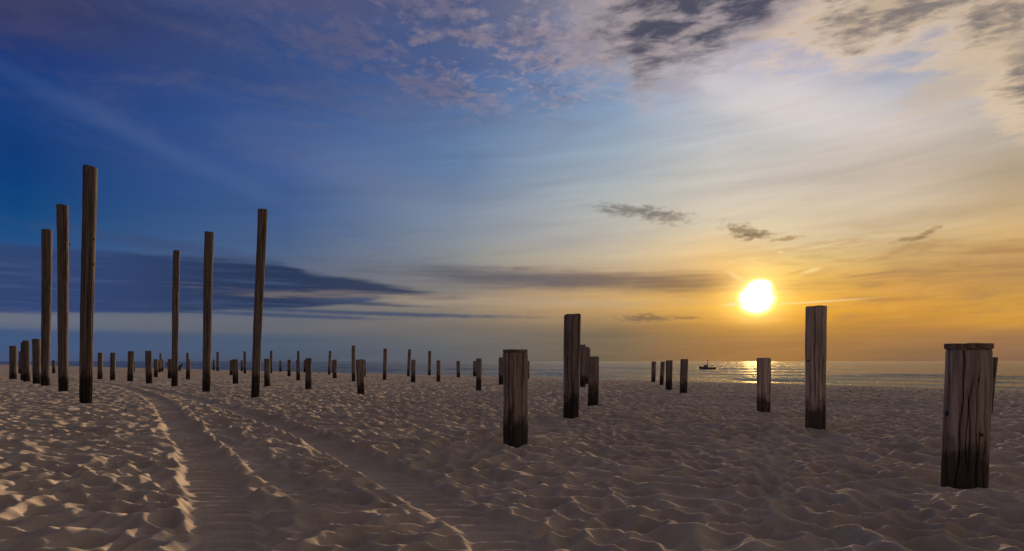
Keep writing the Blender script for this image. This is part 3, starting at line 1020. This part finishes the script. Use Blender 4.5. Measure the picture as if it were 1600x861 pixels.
bm = bmesh.new()
box(bm, -L * .215, L * .01, -B * .56, B * .56, L * .2655, L * .285)
finish("cabin_roof", bm, m_dark, boat)
for k in range(3):
    bm = bmesh.new()
    x0 = -L * .185 + k * L * .062
    box(bm, x0, x0 + L * .045, -B * .525, -B * .48, L * .19, L * .24)
    finish("window", bm, m_glass, cab)
bm = bmesh.new()
tube(bm, [(-L * .01, 0, dk), (-L * .01, 0, L * .33), (-L * .005, 0, L * .60)], [.12, .09, .05])
mast = finish("mast", bm, m_dark, boat)
bm = bmesh.new()
box(bm, -L * .035, L * .035, -.06, .06, L * .28, L * .34)
finish("radar", bm, m_dark, mast)
bm = bmesh.new()
for k in range(5):
    x0 = L * (.0 + k * .008)
    box(bm, x0, x0 + L * .008, -.02 + .03 * math.sin(k), .02 + .03 * math.sin(k), L * .52, L * .60)
finish("flag", bm, m_flag, mast)
bm = bmesh.new()
for s in (-1, 1):
    tube(bm, [(L * .18, s * B * .7, dk - .05), (L * .20, s * B * .7, L * .21), (L * .26, s * B * .7, L * .25), (L * .34, s * B * .7, L * .24), (L * .41, s * B * .7, dk)], .05)
tube(bm, [(L * .26, -B * .7, L * .25), (L * .26, B * .7, L * .25)], .05)
finish("stern_frame", bm, m_dark, boat)
bm = bmesh.new()
box(bm, L * .38, L * .47, -B * .5, B * .5, dk - .1, L * .15, L * .015, .05)
finish("outboard_engine", bm, m_dark, boat)
bm = bmesh.new()
tube(bm, [(-L * .24, -B * .6, L * .13), (-L * .25, -B * .6, L * .18), (-L * .42, -B * .2, L * .20), (-L * .44, 0, L * .205), (-L * .42, B * .2, L * .20), (-L * .25, B * .6, L * .18)], .035)
finish("bow_rail", bm, m_dark, boat)

# ------------------------------------------------------------------ forked driftwood
dX, dY = at(276, 579.5)
dz0 = float(height(np.array([[dX]]), np.array([[dY]]), np.array([[math.hypot(dX, dY)]]))[0, 0])
k_ = dY / FPX
bm = bmesh.new()
tube(bm, [(4 * k_, 0, -.1), (3 * k_, .02, 3 * k_), (5 * k_, .05, 6 * k_), (9.5 * k_, .05, 11 * k_)], [.20, .23, .16, .06])
tube(bm, [(3.5 * k_, 0, 3 * k_), (-5 * k_, .05, 5 * k_), (-12 * k_, .05, 7.5 * k_), (-16.5 * k_, 0, 11.5 * k_)], [.17, .14, .12, .05])
tube(bm, [(4 * k_, 0, 6 * k_), (7 * k_, -.1, 8.5 * k_), (8 * k_, -.1, 10 * k_)], [.10, .07, .03])
dw = finish("driftwood", bm, m_dark, None, True, (dX, dY, dz0))
dw["label"] = "dark forked driftwood sticking up behind the thinnest tall pole"
dw["category"] = "driftwood"

# ------------------------------------------------------------------ shells
m_shell, q, b, P = material("shell")
q.put(b.inputs['Base Color'], q.mix(q.noise(P, 60., 3.), (.55, .50, .45), (.80, .76, .70)))
b.inputs['Roughness'].default_value = .5
SH = [(1292, 797, .030, "white shell lying on the sand between the two nearest right hand posts"), (1580, 636, .055, "white shell far right, beyond the biggest cracked post"),
      (1420, 617, .06, "pale shell near the sea edge, left of the biggest cracked post"), (1128, 789, .016, "small dark pebble on the sand, left of the white shell"),
      (845, 757, .018, "small pale shell on the sand in front of the thick middle post")]
for sx, sy, sr, lb in SH:
    X_, Y_ = at(sx, sy)
    zz = float(height(np.array([[X_]]), np.array([[Y_]]), np.array([[math.hypot(X_, Y_)]]))[0, 0])
    bm = bmesh.new()
    n, m = 14, 5
    top = bm.verts.new((0, 0, sr * .75))
    prevr = None
    for k in range(1, m + 1):
        t = k / m
        row = []
        for i in range(n):
            a = 2 * math.pi * i / n
            fl = 1 + .06 * (1 if i % 2 else -1) * t
            row.append(bm.verts.new((sr * t * fl * math.cos(a), sr * .85 * t * fl * math.sin(a), sr * .75 * (1 - t * t) - .004 * (k == m))))
        for i in range(n):
            if prevr is None:
                bm.faces.new((top, row[i], row[(i + 1) % n]))
            else:
                bm.faces.new((prevr[i], row[i], row[(i + 1) % n], prevr[(i + 1) % n]))
        prevr = row
    bm.faces.new(prevr[::-1])
    peb = "pebble" in lb
    o = finish("pebble" if peb else "shell", bm, m_dark if peb else m_shell, None, True, (X_, Y_, zz + .004))
    o.rotation_euler = (random.uniform(-.3, .3), random.uniform(-.3, .3), random.uniform(0, 6))
    o["label"] = lb
    o["category"] = "pebble" if peb else "shell"

# ------------------------------------------------------------------ wrack line and scattered chips
def chips(name, mat, n, lab, wrack, seed, smin, smax, ymin=3.2):
    r = np.random.default_rng(seed)
    vs, fs = [], []
    P_ = []
    while len(P_) < n:
        if r.random() < wrack:
            u = r.uniform(-.9, .95)
            p = r.normal(39., 3.2)
            y = p / (1 + u) if u > -.85 else 1e9
            x = u * y
        else:
            y = ymin * (28 / ymin) ** r.random()
            x = r.uniform(-.9, .9) * y
        if 2.5 < y < 90:
            P_.append((x, y))
    A_ = np.array(P_)
    zz = height(A_[:, 0][None], A_[:, 1][None], np.hypot(A_[:, 0], A_[:, 1])[None])[0]
    for (x, y), z in zip(P_, zz):
        s_ = r.uniform(smin, smax) * (1 + y / 40.)
        k = int(r.integers(5, 8))
        a0 = r.random() * 6.28
        st = len(vs)
        ring = [(x + s_ * r.uniform(.6, 1.3) * math.cos(a0 + 6.28 * i / k), y + s_ * r.uniform(.5, 1.) * math.sin(a0 + 6.28 * i / k), z + r.uniform(-.003, .25 * s_)) for i in range(k)]
        vs += ring + [(x, y, z + s_ * r.uniform(.3, .7)), (x, y, z - .4 * s_)]
        for i in range(k):
            fs.append((st + i, st + (i + 1) % k, st + k))
            fs.append((st + (i + 1) % k, st + i, st + k + 1))
    me = bpy.data.meshes.new(name)
    me.from_pydata(vs, [], fs)
    me.materials.append(mat)
    o = link(name, me)
    o["kind"] = "stuff"
    o["label"] = lab
    o["category"] = "litter"


m_weed = flat_mat("dry_seaweed", (.035, .028, .020), .8)
chips("seaweed_bits", m_weed, 900, "dark dry seaweed bits strewn along the top of the beach", .95, 5, .008, .026, 11.)
chips("shell_bits", m_shell, 260, "pale broken shell bits scattered over the sand", .45, 6, .004, .010)
